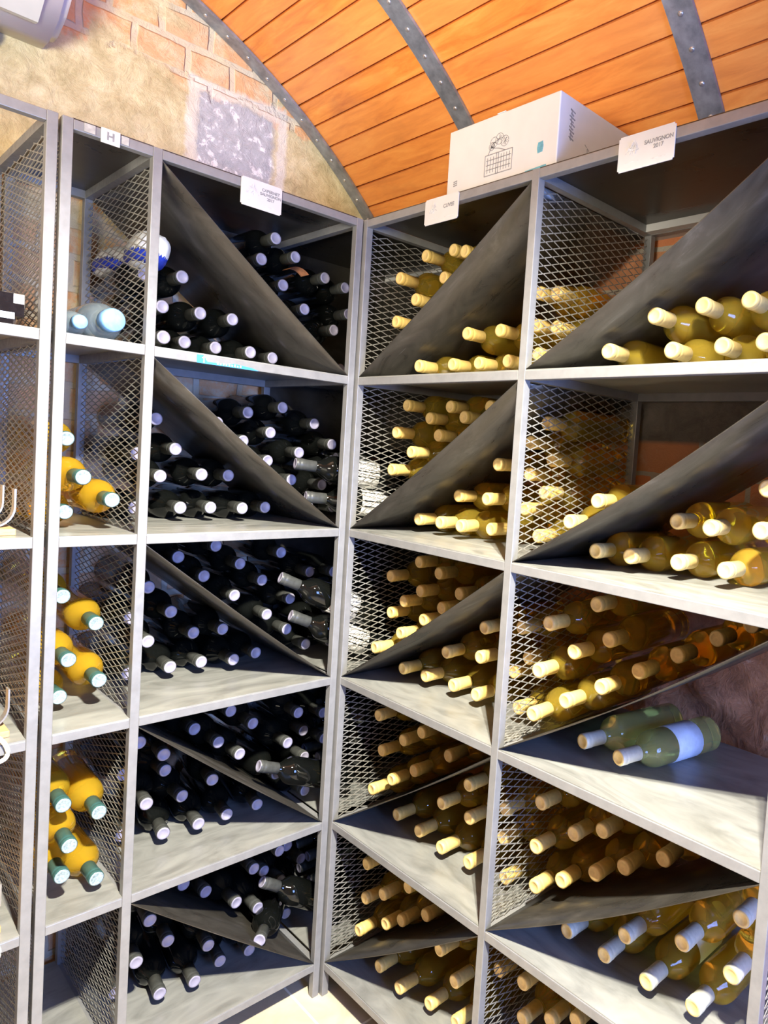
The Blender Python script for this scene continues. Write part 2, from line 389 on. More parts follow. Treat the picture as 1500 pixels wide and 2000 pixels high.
# ---------------------------------------------------------------- racks
T = 0.051; PW = 0.0485; DEP = 1.13
def tier_z(i): return 5.0165 if i == 5 else float(i)    # top of the rail of level i
def mesh_panel_data(w, h):
    """expanded metal: diamonds longer than they are tall, in the local xz plane"""
    bm = bmesh.new(); lw, sw = 0.125, 0.040; t, wd = 0.0022, 0.0027
    nx, nz = int(w / lw * 2), int(h / sw * 2)
    dx, dz = w / nx, h / nz
    L = math.hypot(dx, dz); px, pz = -dz / L * wd, dx / L * wd
    for i in range(nx):
        for j in range(nz):
            x0, x1 = i * dx, (i + 1) * dx
            z0, z1 = (j * dz, (j + 1) * dz) if (i + j) % 2 == 0 else ((j + 1) * dz, j * dz)
            sg = 1 if z1 > z0 else -1
            ox, oz = px * sg, pz
            ya, yb = -t * 1.6, t * 1.6
            c = [(x0 + ox, z0 + oz), (x0 - ox, z0 - oz), (x1 - ox, z1 - oz), (x1 + ox, z1 + oz)]
            tw = [ya, ya + 2 * t, yb, yb - 2 * t]
            f = [bm.verts.new((a, ya if k in (0, 1) else yb - t, b)) for k, (a, b) in enumerate(c)]
            g = [bm.verts.new((a, (ya if k in (0, 1) else yb - t) + t, b)) for k, (a, b) in enumerate(c)]
            bm.faces.new(f); bm.faces.new(g[::-1])
            for k in (0, 2): bm.faces.new((f[k], g[k], g[(k + 1) % 4], f[(k + 1) % 4]))
            for k in (1, 3): bm.faces.new((f[k], g[k], g[(k + 1) % 4], f[(k + 1) % 4]))
    bmesh.ops.recalc_face_normals(bm, faces=bm.faces[:])
    me = bpy.data.meshes.new('mesh_panel')
    bmesh.ops.scale(bm, vec=(U, U, U), verts=bm.verts)
    bm.to_mesh(me); bm.free(); me.materials.append(M['mesh']); return me
PANEL = mesh_panel_data(DEP - 2 * PW, 0.94)

def rack(name, label, origin, rz, posts, bays, meshes, sheets, top_sheet=True, ext=None):
    """local x runs along the front (left to right as seen), local y into the depth, z up.
    posts: left edges; bays: (x0,x1) clear widths; meshes: x of side panels; sheets: (x_low, x_high) per wide bay"""
    root = empty(name, origin, label, 'wine rack'); root.rotation_euler = (0, 0, rz)
    for px in posts:
        for y0 in (0, DEP - PW):
            bm = bmesh.new(); box(bm, px, px + PW, y0, y0 + PW, FLOOR, tier_z(5), 0.003); build('post', bm, M['frame'], root)
        for lv in range(6):
            z = tier_z(lv)
            bm = bmesh.new(); box(bm, px + 0.002, px + PW - 0.002, PW, DEP - PW, z - T, z - 0.004); build('side_rail', bm, M['frame'], root)
    for (x0, x1) in bays:
        for lv in range(6):
            z = tier_z(lv)
            bm = bmesh.new(); box(bm, x0, x1, 0.001, PW, z - T, z - 0.003, 0.003); build('front_rail', bm, M['frame'], root)
            bm = bmesh.new(); box(bm, x0, x1, DEP - PW, DEP, z - T, z - 0.003); build('back_rail', bm, M['frame'], root)
            if lv == 5 and not top_sheet: continue
            xe = x1
            if ext and lv < 5 and abs(x1 - ext[0]) < 0.1: xe = ext[1]
            bm = bmesh.new()
            box(bm, x0 - 0.004, x1 + 0.004, 0.006, DEP - 0.004, z - 0.003, z + 0.003)
            if xe > x1: box(bm, x1 + 0.06, xe, PW + 0.01, DEP - 0.04, z - 0.003, z + 0.003)
            build('shelf' if lv < 5 else 'top_sheet', bm, M['shelf'] if lv < 5 else M['sheet'], root)
    for mx in meshes:
        for lv in range(5):
            o = bpy.data.objects.new('mesh_panel', PANEL); COL.objects.link(o); o.parent = root
            o.location = Vector((mx, PW, lv + 0.004)) * U; o.rotation_euler = (0, 0, math.pi / 2)
    for (xl, xh, sag) in sheets:
        for lv in range(5):
            bm = bmesh.new(); n = 20; zt = tier_z(lv + 1) - T - 0.004; zb = lv + 0.006
            rows = []
            for i in range(n + 1):
                t = i / n; x = xl + (xh - xl) * t
                z = zb + (zt - zb) * t - sag * math.sin(math.pi * t) * (1.0 if t < 0.999 else 0)
                d = Vector((xh - xl, zt - zb)).normalized(); nx, nz = -d.y * 0.004, d.x * 0.004
                if xh < xl: nx, nz = -nx, -nz
                rows.append([bm.verts.new((x - 0, 0.004, z)), bm.verts.new((x, DEP - 0.06, z)), bm.verts.new((x - nx, DEP - 0.06, z - abs(nz) * 1.0)), bm.verts.new((x - nx, 0.004, z - abs(nz)))])
            for a, b in zip(rows, rows[1:]):
                for k in range(4):
                    f = bm.faces.new((a[k], a[(k + 1) % 4], b[(k + 1) % 4], b[k])); f.smooth = k in (0, 2)
            bm.faces.new(rows[0]); bm.faces.new(rows[-1][::-1])
            bmesh.ops.recalc_face_normals(bm, faces=bm.faces[:])
            build('diagonal_sheet', bm, M['sheet'], root)
    return root
X1, X2, X3, X4 = -1.7047, -1.3344, -1.2859, -0.0593
rackA = rack('wine_rack', 'grey steel wine rack of dark bottles against the plastered back wall', (0, 0, 0), 0,
    [X1 - PW, X2, X4], [(X1, X2), (X3, X4)], [X1 - 0.024, X2 + 0.024], [(X4, X3, 0.012)], ext=(X4, 1.02))
for nm_, dims in (('corner_shade_back', (X4 + PW, 1.13, 1.095, 1.10)), ('corner_shade_side', (1.13, 1.135, 0.03, 1.10))):  # added dark sheets that close off the corner to keep it dark
    for lv in range(5):
        bm = bmesh.new(); box(bm, *dims, lv + 0.004, tier_z(lv + 1) - 0.006); build(nm_, bm, M['sheet'], rackA)
bm = bmesh.new(); box(bm, X4 + PW + 0.002, 1.13, 0.03, 1.10, 5.0, 5.006); build('corner_shade_top', bm, M['sheet'], rackA)  # added lid, blocks room light from above the corner
# right rack: local x = -world y, local y = +world x
S1, S2, S2r, S3 = 0.0291, 1.4134, 1.4834, 2.8813
rackB = rack('wine_rack', 'grey steel wine rack of cream-capped bottles along the right wall, white box on top', (0, 0, 0), -math.pi / 2,
    [S1 - PW, (S2 + S2r) / 2 - PW / 2, S3], [(S1, (S2 + S2r) / 2 - PW / 2), ((S2 + S2r) / 2 + PW / 2, S3)], [S1 - 0.024, (S2 + S2r) / 2, S3 + 0.024],
    [(S1, S2 + 0.01, 0.018), (S2r - 0.01, S3, 0.035)])
rackC = rack('wine_rack', 'open-topped grey steel display rack at the left edge, beside the narrow bottle bay', (0, 0, 0), 0,
    [-1.818, -3.3], [(-3.3 + PW, -1.818)], [-1.794], [], top_sheet=False)

# ---------------------------------------------------------------- bottles
R0, L0 = 0.094, 0.714
BODY = [(0, 0.012), (0.05, 0.004), (R0 - 0.008, 0), (R0, 0.010), (R0, 0.455), (R0 * 0.98, 0.475), (R0 * 0.90, 0.500), (R0 * 0.74, 0.522), (0.052, 0.543),
        (0.041, 0.560), (0.036, 0.585), (0.0345, 0.62), (0.0335, 0.690), (0.037, 0.692), (0.037, 0.706), (0.030, 0.708), (0, 0.708)]
def bottle_proto(kind):
    glass, cap, disc = {'dark': ('dark_glass', 'shaded_cap', 'lit_disc'), 'cream': ('yellow', 'cream_cap', 'cream_disc'), 'pale': ('pale', 'pale_cap', 'cream_disc'),
        'clear': ('clear', 'green_cap', 'cream_disc'), 'green': ('pale', 'green_cap', 'cream_disc'), 'teal': ('honey', 'teal_cap', 'teal_disc')}[kind]
    g = bmesh.new(); lathe(g, BODY, 28)
    c = bmesh.new()
    lathe(c, [(0.0372, 0.575), (0.0385, 0.576), (0.0382, 0.655), (0.0390, 0.658), (0.0405, 0.672), (0.0408, 0.680), (0.0395, 0.684), (0.0395, 0.690), (0.0408, 0.694), (0.0405, 0.711), (0.0375, 0.716)], 22)
    d = bmesh.new(); lathe(d, [(0.0375, 0.7145), (0.036, 0.7175), (0.026, 0.7175), (0.024, 0.7160), (0, 0.7160)], 22)
    out = []
    for nm, bm_, mm in (('glass_body', g, M[glass]), ('capsule', c, M[cap]), ('capsule_top', d, M[disc])):
        me = bpy.data.meshes.new(nm); bmesh.ops.recalc_face_normals(bm_, faces=bm_.faces[:])
        bmesh.ops.scale(bm_, vec=(U, U, U), verts=bm_.verts); bm_.to_mesh(me); bm_.free()
        for p in me.polygons: p.use_smooth = True
        me.materials.append(mm); out.append((nm, me))
    return out
PROTO = {k: bottle_proto(k) for k in ('dark', 'cream', 'pale', 'clear', 'green', 'teal')}
def paper_label(parent, mm, z0=0.13, z1=0.37, a0=-1.2, a1=1.2, name='paper_label'):
    bm = bmesh.new(); n = 16; r = R0 + 0.0012; rows = []
    for i in range(n + 1):
        a = a0 + (a1 - a0) * i / n
        rows.append([bm.verts.new((q * math.cos(a), q * math.sin(a), z)) for q, z in ((r, z0), (r, z1), (r - 0.001, z1), (r - 0.001, z0))])
    for a, b in zip(rows, rows[1:]):
        for k in range(4):
            f = bm.faces.new((a[k], a[(k + 1) % 4], b[(k + 1) % 4], b[k])); f.smooth = True
    bm.faces.new(rows[0]); bm.faces.new(rows[-1][::-1])
    bmesh.ops.recalc_face_normals(bm, faces=bm.faces[:])
    return build(name, bm, mm, parent)
def bottle(kind, tip, direction, label, group, spin=0.0):
    """direction points from the base to the capsule"""
    d = Vector(direction).normalized(); base = Vector(tip) - d * L0
    r = empty('wine_bottle', base, label, 'bottle', group)
    r.rotation_mode = 'QUATERNION'
    r.rotation_quaternion = d.to_track_quat('Z', 'Y') @ Vector((0, 0, 1)).rotation_difference(Vector((0, 0, 1))) @ Matrix.Rotation(spin, 4, 'Z').to_quaternion()
    for nm, me in PROTO[kind]:
        o = bpy.data.objects.new(nm, me); COL.objects.link(o); o.parent = r
    return r

PILES = [
    ('A', 'teal', 3, 'nar', [(-1.583, 0.295, 0.08), (-1.434, 0.177, 0.10), (-1.605, 0.096, 0.28), (-1.605, 0.484, 0.30)]),
    ('A', 'teal', 2, 'nar', [(-1.441, 0.482, 0.25), (-1.577, 0.305, 0.23), (-1.434, 0.179, 0.19), (-1.605, 0.644, 0.27), (-1.605, 0.096, 0.27)]),
    ('A', 'teal', 1, 'nar', [(-1.434, 0.469, 0.11), (-1.593, 0.364, 0.05), (-1.434, 0.096, 0.11), (-1.605, 0.554, 0.13), (-1.605, 0.175, 0.11)]),
    ('A', 'dark', 4, 'low', [(-0.974, 0.488, 0.45), (-1.083, 0.291, 0.45), (-0.855, 0.295, 0.45), (-0.647, 0.296, 0.45), (-0.934, 0.108, 0.47), (-0.739, 0.105, 0.47), (-0.535, 0.104, 0.41), (-0.345, 0.098, 0.47), (-1.123, 0.096, 0.31), (-1.184, 0.457, 0.47)]),
    ('A', 'dark', 4, 'up', [(-0.415, 0.851, 0.38), (-0.518, 0.691, 0.36), (-0.214, 0.794, 0.47), (-0.306, 0.584, 0.45), (0.013, 0.703, 0.45), (-0.135, 0.459, 0.45), (0.108, 0.359, 0.45), (-0.004, 0.097, 0.47), (0.196, 0.097, 0.47), (-0.164, 0.217, 0.47), (-0.324, 0.337, 0.47), (-0.464, 0.457, 0.47), (0.236, 0.497, 0.47), (0.196, 0.677, 0.47)]),
    ('A', 'dark', 3, 'low', [(-0.960, 0.457, 0.47), (-1.083, 0.630, 0.47), (-1.045, 0.288, 0.47), (-0.804, 0.307, 0.44), (-0.614, 0.304, 0.47), (-0.915, 0.096, 0.47), (-0.722, 0.096, 0.47), (-0.532, 0.096, 0.42), (-0.342, 0.096, 0.47), (-1.184, 0.097, 0.47), (-1.184, 0.417, 0.47)]),
    ('A', 'dark', 3, 'up', [(-0.500, 0.721, 0.47), (-0.250, 0.777, 0.47), (0.005, 0.687, 0.47), (-0.331, 0.601, 0.47), (-0.105, 0.478, 0.47), (0.159, 0.551, 0.47), (-0.524, 0.533, 0.47), (-0.341, 0.411, 0.47), (-0.154, 0.287, 0.47), (-0.004, 0.097, 0.47), (0.196, 0.097, 0.47), (0.096, 0.257, 0.47), (0.236, 0.377, 0.47), (-0.704, 0.637, 0.47)]),
    ('A', 'dark', 2, 'low', [(-1.075, 0.278, 0.47), (-0.795, 0.295, 0.47), (-0.601, 0.294, 0.47), (-0.934, 0.096, 0.47), (-0.735, 0.096, 0.47), (-0.545, 0.096, 0.41), (-0.355, 0.098, 0.47), (-0.944, 0.447, 0.47), (-1.086, 0.613, 0.47), (-1.184, 0.097, 0.47), (-1.184, 0.437, 0.47)]),
    ('A', 'dark', 2, 'up', [(-0.674, 0.848, 0.47), (-0.914, 0.788, 0.47), (-0.502, 0.721, 0.47), (-0.203, 0.781, 0.47), (-0.744, 0.656, 0.47), (-0.336, 0.598, 0.47), (0.035, 0.629, 0.47), (-0.530, 0.511, 0.47), (-0.112, 0.449, 0.47), (-0.288, 0.356, 0.47), (-0.127, 0.232, 0.47), (0.034, 0.102, 0.47), (0.236, 0.097, 0.47), (0.136, 0.257, 0.47), (0.236, 0.417, 0.47), (0.236, 0.617, 0.47)]),
    ('A', 'dark', 1, 'low', [(-0.939, 0.438, 0.46), (-1.086, 0.308, 0.36), (-0.851, 0.269, 0.40), (-0.675, 0.340, 0.36), (-1.166, 0.727, 0.30), (-1.015, 0.612, 0.31), (-0.984, 0.097, 0.34), (-0.773, 0.096, 0.32), (-0.584, 0.096, 0.32), (-0.370, 0.096, 0.32), (-1.184, 0.097, 0.47), (-1.184, 0.477, 0.47)]),
    ('A', 'dark', 1, 'up', [(-0.809, 0.706, 0.36), (-0.572, 0.771, 0.36), (-0.410, 0.652, 0.36), (-0.646, 0.581, 0.36), (-0.494, 0.464, 0.36), (-0.137, 0.451, 0.36), (-0.064, 0.651, 0.36), (-0.014, 0.096, 0.30), (-0.214, 0.250, 0.36), (0.176, 0.097, 0.47), (0.076, 0.257, 0.47), (0.236, 0.357, 0.47), (0.056, 0.457, 0.47), (0.216, 0.557, 0.47)]),
    ('A', 'dark', 0, 'low', [(-1.054, 0.587, 0.31), (-0.938, 0.404, 0.31), (-0.682, 0.266, 0.29), (-1.125, 0.354, 0.31), (-0.983, 0.096, 0.29), (-0.782, 0.097, 0.25), (-0.585, 0.103, 0.31), (-0.388, 0.096, 0.29), (-1.184, 0.097, 0.47)]),
    ('A', 'dark', 0, 'up', [(-0.185, 0.710, 0.31), (-0.374, 0.653, 0.31), (-0.707, 0.627, 0.31), (-0.490, 0.464, 0.31), (-0.331, 0.361, 0.31), (-0.864, 0.748, 0.29), (-0.004, 0.097, 0.47), (-0.164, 0.217, 0.47), (0.096, 0.257, 0.47), (-0.064, 0.377, 0.47), (0.096, 0.477, 0.47), (-0.204, 0.497, 0.47), (-0.024, 0.617, 0.47)]),
    ('B', 'cream', 4, 'up1', [(0.460, 0.851, 0.37), (0.642, 0.798, 0.30), (0.225, 0.840, 0.34), (0.129, 0.676, 0.21), (0.350, 0.696, 0.40), (0.254, 0.532, 0.25), (0.129, 0.389, 0.20)]),
    ('B', 'cream', 4, 'low1', [(0.647, 0.304, 0.36), (0.873, 0.317, 0.42), (0.342, 0.096, 0.24), (0.531, 0.115, 0.36), (0.727, 0.121, 0.40), (0.955, 0.127, 0.42), (1.127, 0.526, 0.47), (1.313, 0.491, 0.40), (1.123, 0.336, 0.47), (1.190, 0.157, 0.42), (1.313, 0.301, 0.42)]),
    ('B', 'cream', 3, 'up1', [(0.129, 0.851, 0.34), (0.473, 0.851, 0.42), (0.834, 0.851, 0.42), (0.301, 0.771, 0.40), (0.650, 0.781, 0.38), (0.129, 0.661, 0.26), (0.453, 0.657, 0.35), (0.272, 0.536, 0.28), (0.129, 0.410, 0.24)]),
    ('B', 'cream', 3, 'low1', [(0.935, 0.499, 0.42), (0.606, 0.276, 0.42), (0.860, 0.279, 0.42), (0.343, 0.096, 0.32), (0.533, 0.096, 0.34), (0.723, 0.096, 0.34), (0.913, 0.096, 0.42), (1.313, 0.756, 0.40), (1.149, 0.644, 0.46), (1.313, 0.550, 0.47), (1.149, 0.455, 0.47), (1.313, 0.357, 0.42), (1.157, 0.248, 0.44), (1.291, 0.103, 0.42)]),
    ('B', 'cream', 2, 'up1', [(0.393, 0.818, 0.31), (0.129, 0.681, 0.29), (0.591, 0.775, 0.31), (0.445, 0.635, 0.29), (0.789, 0.679, 0.31), (0.283, 0.536, 0.29), (0.129, 0.425, 0.31), (0.636, 0.558, 0.31), (0.468, 0.446, 0.31), (0.289, 0.322, 0.27), (0.129, 0.197, 0.19)]),
    ('B', 'cream', 2, 'low1', [(1.023, 0.517, 0.31), (0.706, 0.289, 0.31), (0.990, 0.327, 0.32), (0.341, 0.096, 0.27), (0.542, 0.096, 0.29), (0.783, 0.096, 0.31), (0.988, 0.096, 0.31), (1.313, 0.582, 0.31), (1.313, 0.392, 0.39), (1.171, 0.266, 0.43), (1.313, 0.109, 0.33)]),
    ('B', 'cream', 1, 'up1', [(0.129, 0.712, 0.26), (0.381, 0.616, 0.28), (0.558, 0.727, 0.28), (0.162, 0.470, 0.28), (0.821, 0.663, 0.28), (0.508, 0.452, 0.28), (0.282, 0.307, 0.28), (0.129, 0.194, 0.24)]),
    ('B', 'cream', 1, 'low1', [(0.787, 0.346, 0.28), (1.031, 0.351, 0.28), (0.363, 0.096, 0.28), (0.613, 0.096, 0.26), (0.845, 0.096, 0.24), (1.068, 0.096, 0.26), (1.009, 0.549, 0.28), (1.313, 0.522, 0.28), (1.291, 0.334, 0.30), (1.313, 0.096, 0.32)]),
    ('B', 'cream', 0, 'up1', [(0.146, 0.674, 0.22), (0.153, 0.431, 0.22), (0.342, 0.553, 0.22), (0.589, 0.725, 0.22), (0.129, 0.194, 0.20), (0.387, 0.369, 0.22), (0.544, 0.476, 0.22), (0.771, 0.630, 0.22)]),
    ('B', 'cream', 0, 'low1', [(0.396, 0.096, 0.18), (0.630, 0.096, 0.16), (0.857, 0.096, 0.22), (1.063, 0.364, 0.22), (0.915, 0.483, 0.22), (1.096, 0.127, 0.22), (1.313, 0.526, 0.33)]),
    ('B', 'pale', 4, 'low2', [(1.820, 0.111, 0.22), (2.057, 0.270, 0.24), (2.238, 0.325, 0.36), (2.465, 0.329, 0.36), (2.151, 0.105, 0.26), (2.352, 0.130, 0.36), (2.548, 0.137, 0.36)]),
    ('B', 'cream', 3, 'up2', [(1.728, 0.348, 0.36), (1.585, 0.222, 0.32)]),
    ('B', 'pale', 3, 'low2', [(2.189, 0.293, 0.38), (2.383, 0.285, 0.34), (2.611, 0.299, 0.36), (1.798, 0.096, 0.28), (1.992, 0.096, 0.30), (2.221, 0.096, 0.36), (2.462, 0.096, 0.36), (2.622, 0.489, 0.36)]),
    ('B', 'cream', 2, 'up2', [(1.810, 0.814, 0.31), (1.585, 0.677, 0.21), (1.902, 0.648, 0.31), (1.730, 0.552, 0.25), (1.583, 0.431, 0.15), (2.088, 0.532, 0.31), (2.246, 0.641, 0.39), (1.902, 0.407, 0.27), (1.742, 0.304, 0.19), (1.583, 0.199, 0.13), (2.402, 0.749, 0.47), (2.562, 0.851, 0.47)]),
    ('B', 'clear', 2, 'low2', [(1.819, 0.096, 0.27), (2.053, 0.096, 0.25)]),
    ('B', 'cream', 1, 'up2', [(1.583, 0.674, 0.26), (1.583, 0.433, 0.24), (1.800, 0.586, 0.28), (1.973, 0.677, 0.28), (1.583, 0.198, 0.26), (1.743, 0.300, 0.28), (1.949, 0.438, 0.28), (2.115, 0.550, 0.28), (2.322, 0.689, 0.28)]),
    ('B', 'green', 1, 'low2', [(1.841, 0.096, 0.23), (2.075, 0.096, 0.23), (2.181, 0.254, 0.23), (2.468, 0.365, 0.25), (2.316, 0.097, 0.23), (2.547, 0.101, 0.25), (2.728, 0.617, 0.25), (2.707, 0.348, 0.25)]),
    ('B', 'cream', 0, 'up2', [(1.583, 0.662, 0.22), (1.600, 0.467, 0.22), (1.785, 0.575, 0.22), (1.945, 0.676, 0.22)]),
]

ORD = ['first', 'second', 'third', 'fourth', 'fifth', 'sixth', 'seventh', 'eighth', 'ninth', 'tenth']
TIER = {4: 'top tier', 3: 'second tier', 2: 'third tier', 1: 'fourth tier', 0: 'bottom tier'}
KIND = {'dark': 'black wine bottle', 'cream': 'cream-capped wine bottle', 'pale': 'golden wine bottle', 'clear': 'clear wine bottle', 'green': 'ivory-capped wine bottle', 'teal': 'teal-capped yellow bottle'}
GRP = {'dark': 'dark wine bottles lying in the left rack', 'cream': 'cream-capped white wine bottles in the right rack', 'pale': 'golden wine bottles in the right bay',
       'clear': 'clear wine bottles on the third tier', 'green': 'ivory-capped bottles in the right bay', 'teal': 'teal-capped bottles in the narrow bay'}
placed = {}
for pi, (rk, kind, z0, reg, pts) in enumerate(PILES):
    if reg == 'nar': where = 'narrow bay'
    else:
        bay = 'left rack' if rk == 'A' else ('corner bay' if reg.endswith('1') else 'right bay')
        where = bay
    side = '' if reg == 'nar' else ('above slanted sheet' if reg.startswith('up') else 'under slanted sheet')
    order = sorted(range(len(pts)), key=lambda i: pts[i][1]); rows = []
    for i in order:
        if rows and pts[i][1] - pts[rows[-1][0]][1] < 0.11: rows[-1].append(i)
        else: rows.append([i])
    for ri, row in enumerate(rows):
        row.sort(key=lambda i: pts[i][0])
        rn = 'lowest row' if ri == 0 else ('top row' if ri == len(rows) - 1 else ORD[ri] + ' row up')
        for k, i in enumerate(row):
            if len(row) == 1: kn = 'alone there'
            elif k == 0: kn = 'leftmost'
            elif k == len(row) - 1: kn = 'rightmost'
            else: kn = ORD[k] + ' from left'
            h, z, ins = pts[i]
            lab = ', '.join([p for p in (KIND[kind], where + ' ' + TIER[z0], side, rn, kn) if p])
            rnd = random.Random(pi * 100 + i)
            ja, jb = rnd.uniform(-0.03, 0.03), rnd.uniform(-0.012, 0.012)
            if rk == 'A': tip = (h, ins, z0 + z); dr = (ja - (0.13 if reg == 'low' and z0 < 2 and ins < 0.4 else 0), -1, jb)
            else: tip = (ins, -h, z0 + z); dr = (-1, ja, jb)
            if kind == 'clear': dr = (-1, 0.17, 0.0)
            placed[(pi, i)] = bottle(kind, tip, dr, lab, GRP[kind], rnd.uniform(0, 6.28))
            if kind == 'green' and i % 2 == 0: paper_label(placed[(pi, i)], M['label'], 0.12, 0.36, -0.9, 0.9)
            if kind == 'teal' and z0 == 1: paper_label(placed[(pi, i)], M['label'], 0.10, 0.40, 0.3, 2.2)
# special labels the photograph shows
for key, o in placed.items():
    if o['label'].startswith('clear') and o['label'].endswith('rightmost'):
        o['label'] = 'clear wine bottle with pale blue label on the third tier of the right bay'
        o.rotation_quaternion = Vector((-1, 0.17, 0)).normalized().to_track_quat('Z', 'Y')
        paper_label(o, M['blue_label'], 0.16, 0.36, -2.4, 2.4)
    elif o['label'].startswith('clear'):
        o['label'] = 'clear wine bottle left of the blue-labelled one on the third tier'

# bottles lying across the corner with their capsules pointing left
SIDE = [((-0.232, 0.30, 3.408), (-0.93, 0.25, 0.10), 'black bottle lying sideways in the corner, second tier, upper of two', True),
        ((-0.139, 0.30, 3.185), (-0.95, 0.27, 0.07), 'black bottle lying sideways in the corner, second tier, lower of two', True),
        ((-0.297, 0.30, 2.642), (-0.87, 0.25, 0.40), 'black bottle lying sideways in the corner, third tier, upper of two', True),
        ((-0.204, 0.30, 2.375), (-0.88, 0.25, 0.38), 'black bottle lying sideways in the corner, third tier, lower of two', True),
        ((-0.413, 0.25, 1.400), (-0.94, 0.10, 0.34), 'black bottle lying sideways in the corner of the fourth tier', False),
        ((-0.313, 0.30, 0.544), (-0.84, 0.10, 0.53), 'black bottle lying sideways in the corner, bottom tier, upper of two', False),
        ((-0.450, 0.06, 0.320), (-0.62, -0.76, 0.18), 'black bottle lying sideways at the front, bottom tier, lower of two', False)]
for tip, d, lab, lb in SIDE:
    o = bottle('dark', tip, d, lab, 'dark bottles lying across the rack corner')
    if lb: paper_label(o, M['label'], 0.14, 0.34, -3.0, 3.0)

LAY = ['lowest layer', 'middle layer', 'upper layer']; PLACE = ['nearest the front', 'in the middle', 'nearest the wall']
for lv, nl in ((3, 3), (2, 3), (1, 3), (0, 2)):
    for k in range(nl):
        for j in range(3):
            rnd = random.Random(lv * 10 + k * 3 + j)
            y = 0.50 + 0.2 * j + 0.05 * (k % 2)
            bottle('dark', (0.345 + rnd.uniform(-0.015, 0.02), y, lv + 0.102 + k * 0.175), (-1, rnd.uniform(-0.02, 0.02), 0),
                   'black bottle stacked in the dark rack corner, %s, %s, %s' % (TIER[lv], LAY[k], PLACE[j]), 'black bottles stacked in the dark rack corner')

# ---------------------------------------------------------------- water bottles and wrapped bundles
def water_bottle(x, label, k=1.0, y=0.92):
    r = empty('water_bottle', (x, y, 4.003 + 0.116 * k), label, 'bottle', 'blue water bottles in the narrow bay')
    r.rotation_euler = (math.pi / 2, 0, 0); r.scale = (k, k, k)
    prof = [(0, 0.02), (0.06, 0.0), (0.10, 0.008)]
    z = 0.03
    while z < 0.48: prof += [(0.112, z), (0.112, z + 0.03), (0.106, z + 0.04)]; z += 0.05
    prof += [(0.113, 0.50), (0.112, 0.56), (0.100, 0.62), (0.075, 0.67), (0.050, 0.70), (0.044, 0.715), (0.044, 0.735), (0, 0.735)]
    bm = bmesh.new(); lathe(bm, prof, 32); bmesh.ops.recalc_face_normals(bm, faces=bm.faces[:]); build('bottle_body', bm, M['water'], r, smooth=True)
    bm = bmesh.new(); lathe(bm, [(0.056, 0.715), (0.060, 0.718), (0.060, 0.79), (0.054, 0.80), (0, 0.80)], 28); bmesh.ops.recalc_face_normals(bm, faces=bm.faces[:])
    build('screw_cap', bm, M['blue_cap'], r, smooth=True)
water_bottle(-1.452, 'blue-capped plastic water bottle on top tier of narrow bay, right one')
water_bottle(-1.634, 'smaller blue-capped water bottle half hidden behind the left post on top tier', 0.58, 0.50)

def bundle(loc, size, rot, label, seed):
    r = empty('wrapped_bundle', loc, label, 'plastic bundle', 'white plastic bundles with blue bands'); r.rotation_euler = rot
    def lump(scale, zlo, zhi, off):
        bm = bmesh.new(); bmesh.ops.create_icosphere(bm, subdivisions=4, radius=1)
        for v in bm.verts:
            p = v.co.normalized(); q = Vector([math.copysign(abs(c) ** 0.75, c) for c in p])
            w = 1 + 0.05 * noise.noise(p * 4 + Vector((seed, 0, 0))) + 0.03 * noise.noise(p * 11 + Vector((seed, 5, 0)))
            v.co = Vector((q.x * size[0], q.y * size[1], q.z * size[2])) * w * scale
        if zlo is not None:
            dele = [f for f in bm.faces if not (zlo <= f.calc_center_median().z / size[2] <= zhi)]
            bmesh.ops.delete(bm, geom=dele, context='FACES')
        return bm
    build('plastic_wrap', lump(1.0, None, None, 0), M['bag'], r, smooth=True)
    o = build('blue_band', lump(1.015, -0.85, -0.30, 0), M['bag_blue'], r, smooth=True)
    sm = o.modifiers.new('thickness', 'SOLIDIFY'); sm.thickness = 0.001
bundle((-1.165, 0.50, 4.590), (0.100, 0.23, 0.105), (0.05, 0.25, -0.1), 'white plastic bundle with blue band lying nearest the front on the black bottles', 1.0)
bundle((-1.190, 0.93, 4.57), (0.095, 0.19, 0.10), (0.0, 0.5, 0.1), 'white plastic bundle with blue band seen through the mesh, behind the other', 4.0)

# ---------------------------------------------------------------- cards, tape, labels on the frames
def text_mesh(name, s, size, mm, parent, loc, spacing=1.0, bold=0.0):
    cu = bpy.data.curves.new(name, 'FONT'); cu.body = s; cu.size = size * U; cu.extrude = 0.0002; cu.align_x = 'CENTER'; cu.align_y = 'CENTER'; cu.space_line = spacing; cu.offset = bold * U
    tmp = bpy.data.objects.new(name, cu); COL.objects.link(tmp)
    bpy.context.view_layer.update()
    me = bpy.data.meshes.new_from_object(tmp.evaluated_get(bpy.context.evaluated_depsgraph_get()))
    bpy.data.objects.remove(tmp)
    me.materials.clear(); me.materials.append(mm)
    o = bpy.data.objects.new(name, me); COL.objects.link(o); o.parent = parent
    o.location = Vector(loc) * U; o.rotation_euler = (math.pi / 2, 0, 0); return o
def disc(bm, x, z, r, n=8, y=-0.0045):
    a = [bm.verts.new((x + r * math.cos(6.283 * k / n), y, z + r * math.sin(6.283 * k / n))) for k in range(n)]
    b = [bm.verts.new((v.co.x, y + 0.001, v.co.z)) for v in a]
    bm.faces.new(a); bm.faces.new(b[::-1])
    for k in range(n): bm.faces.new((a[k], b[k], b[(k + 1) % n], a[(k + 1) % n]))
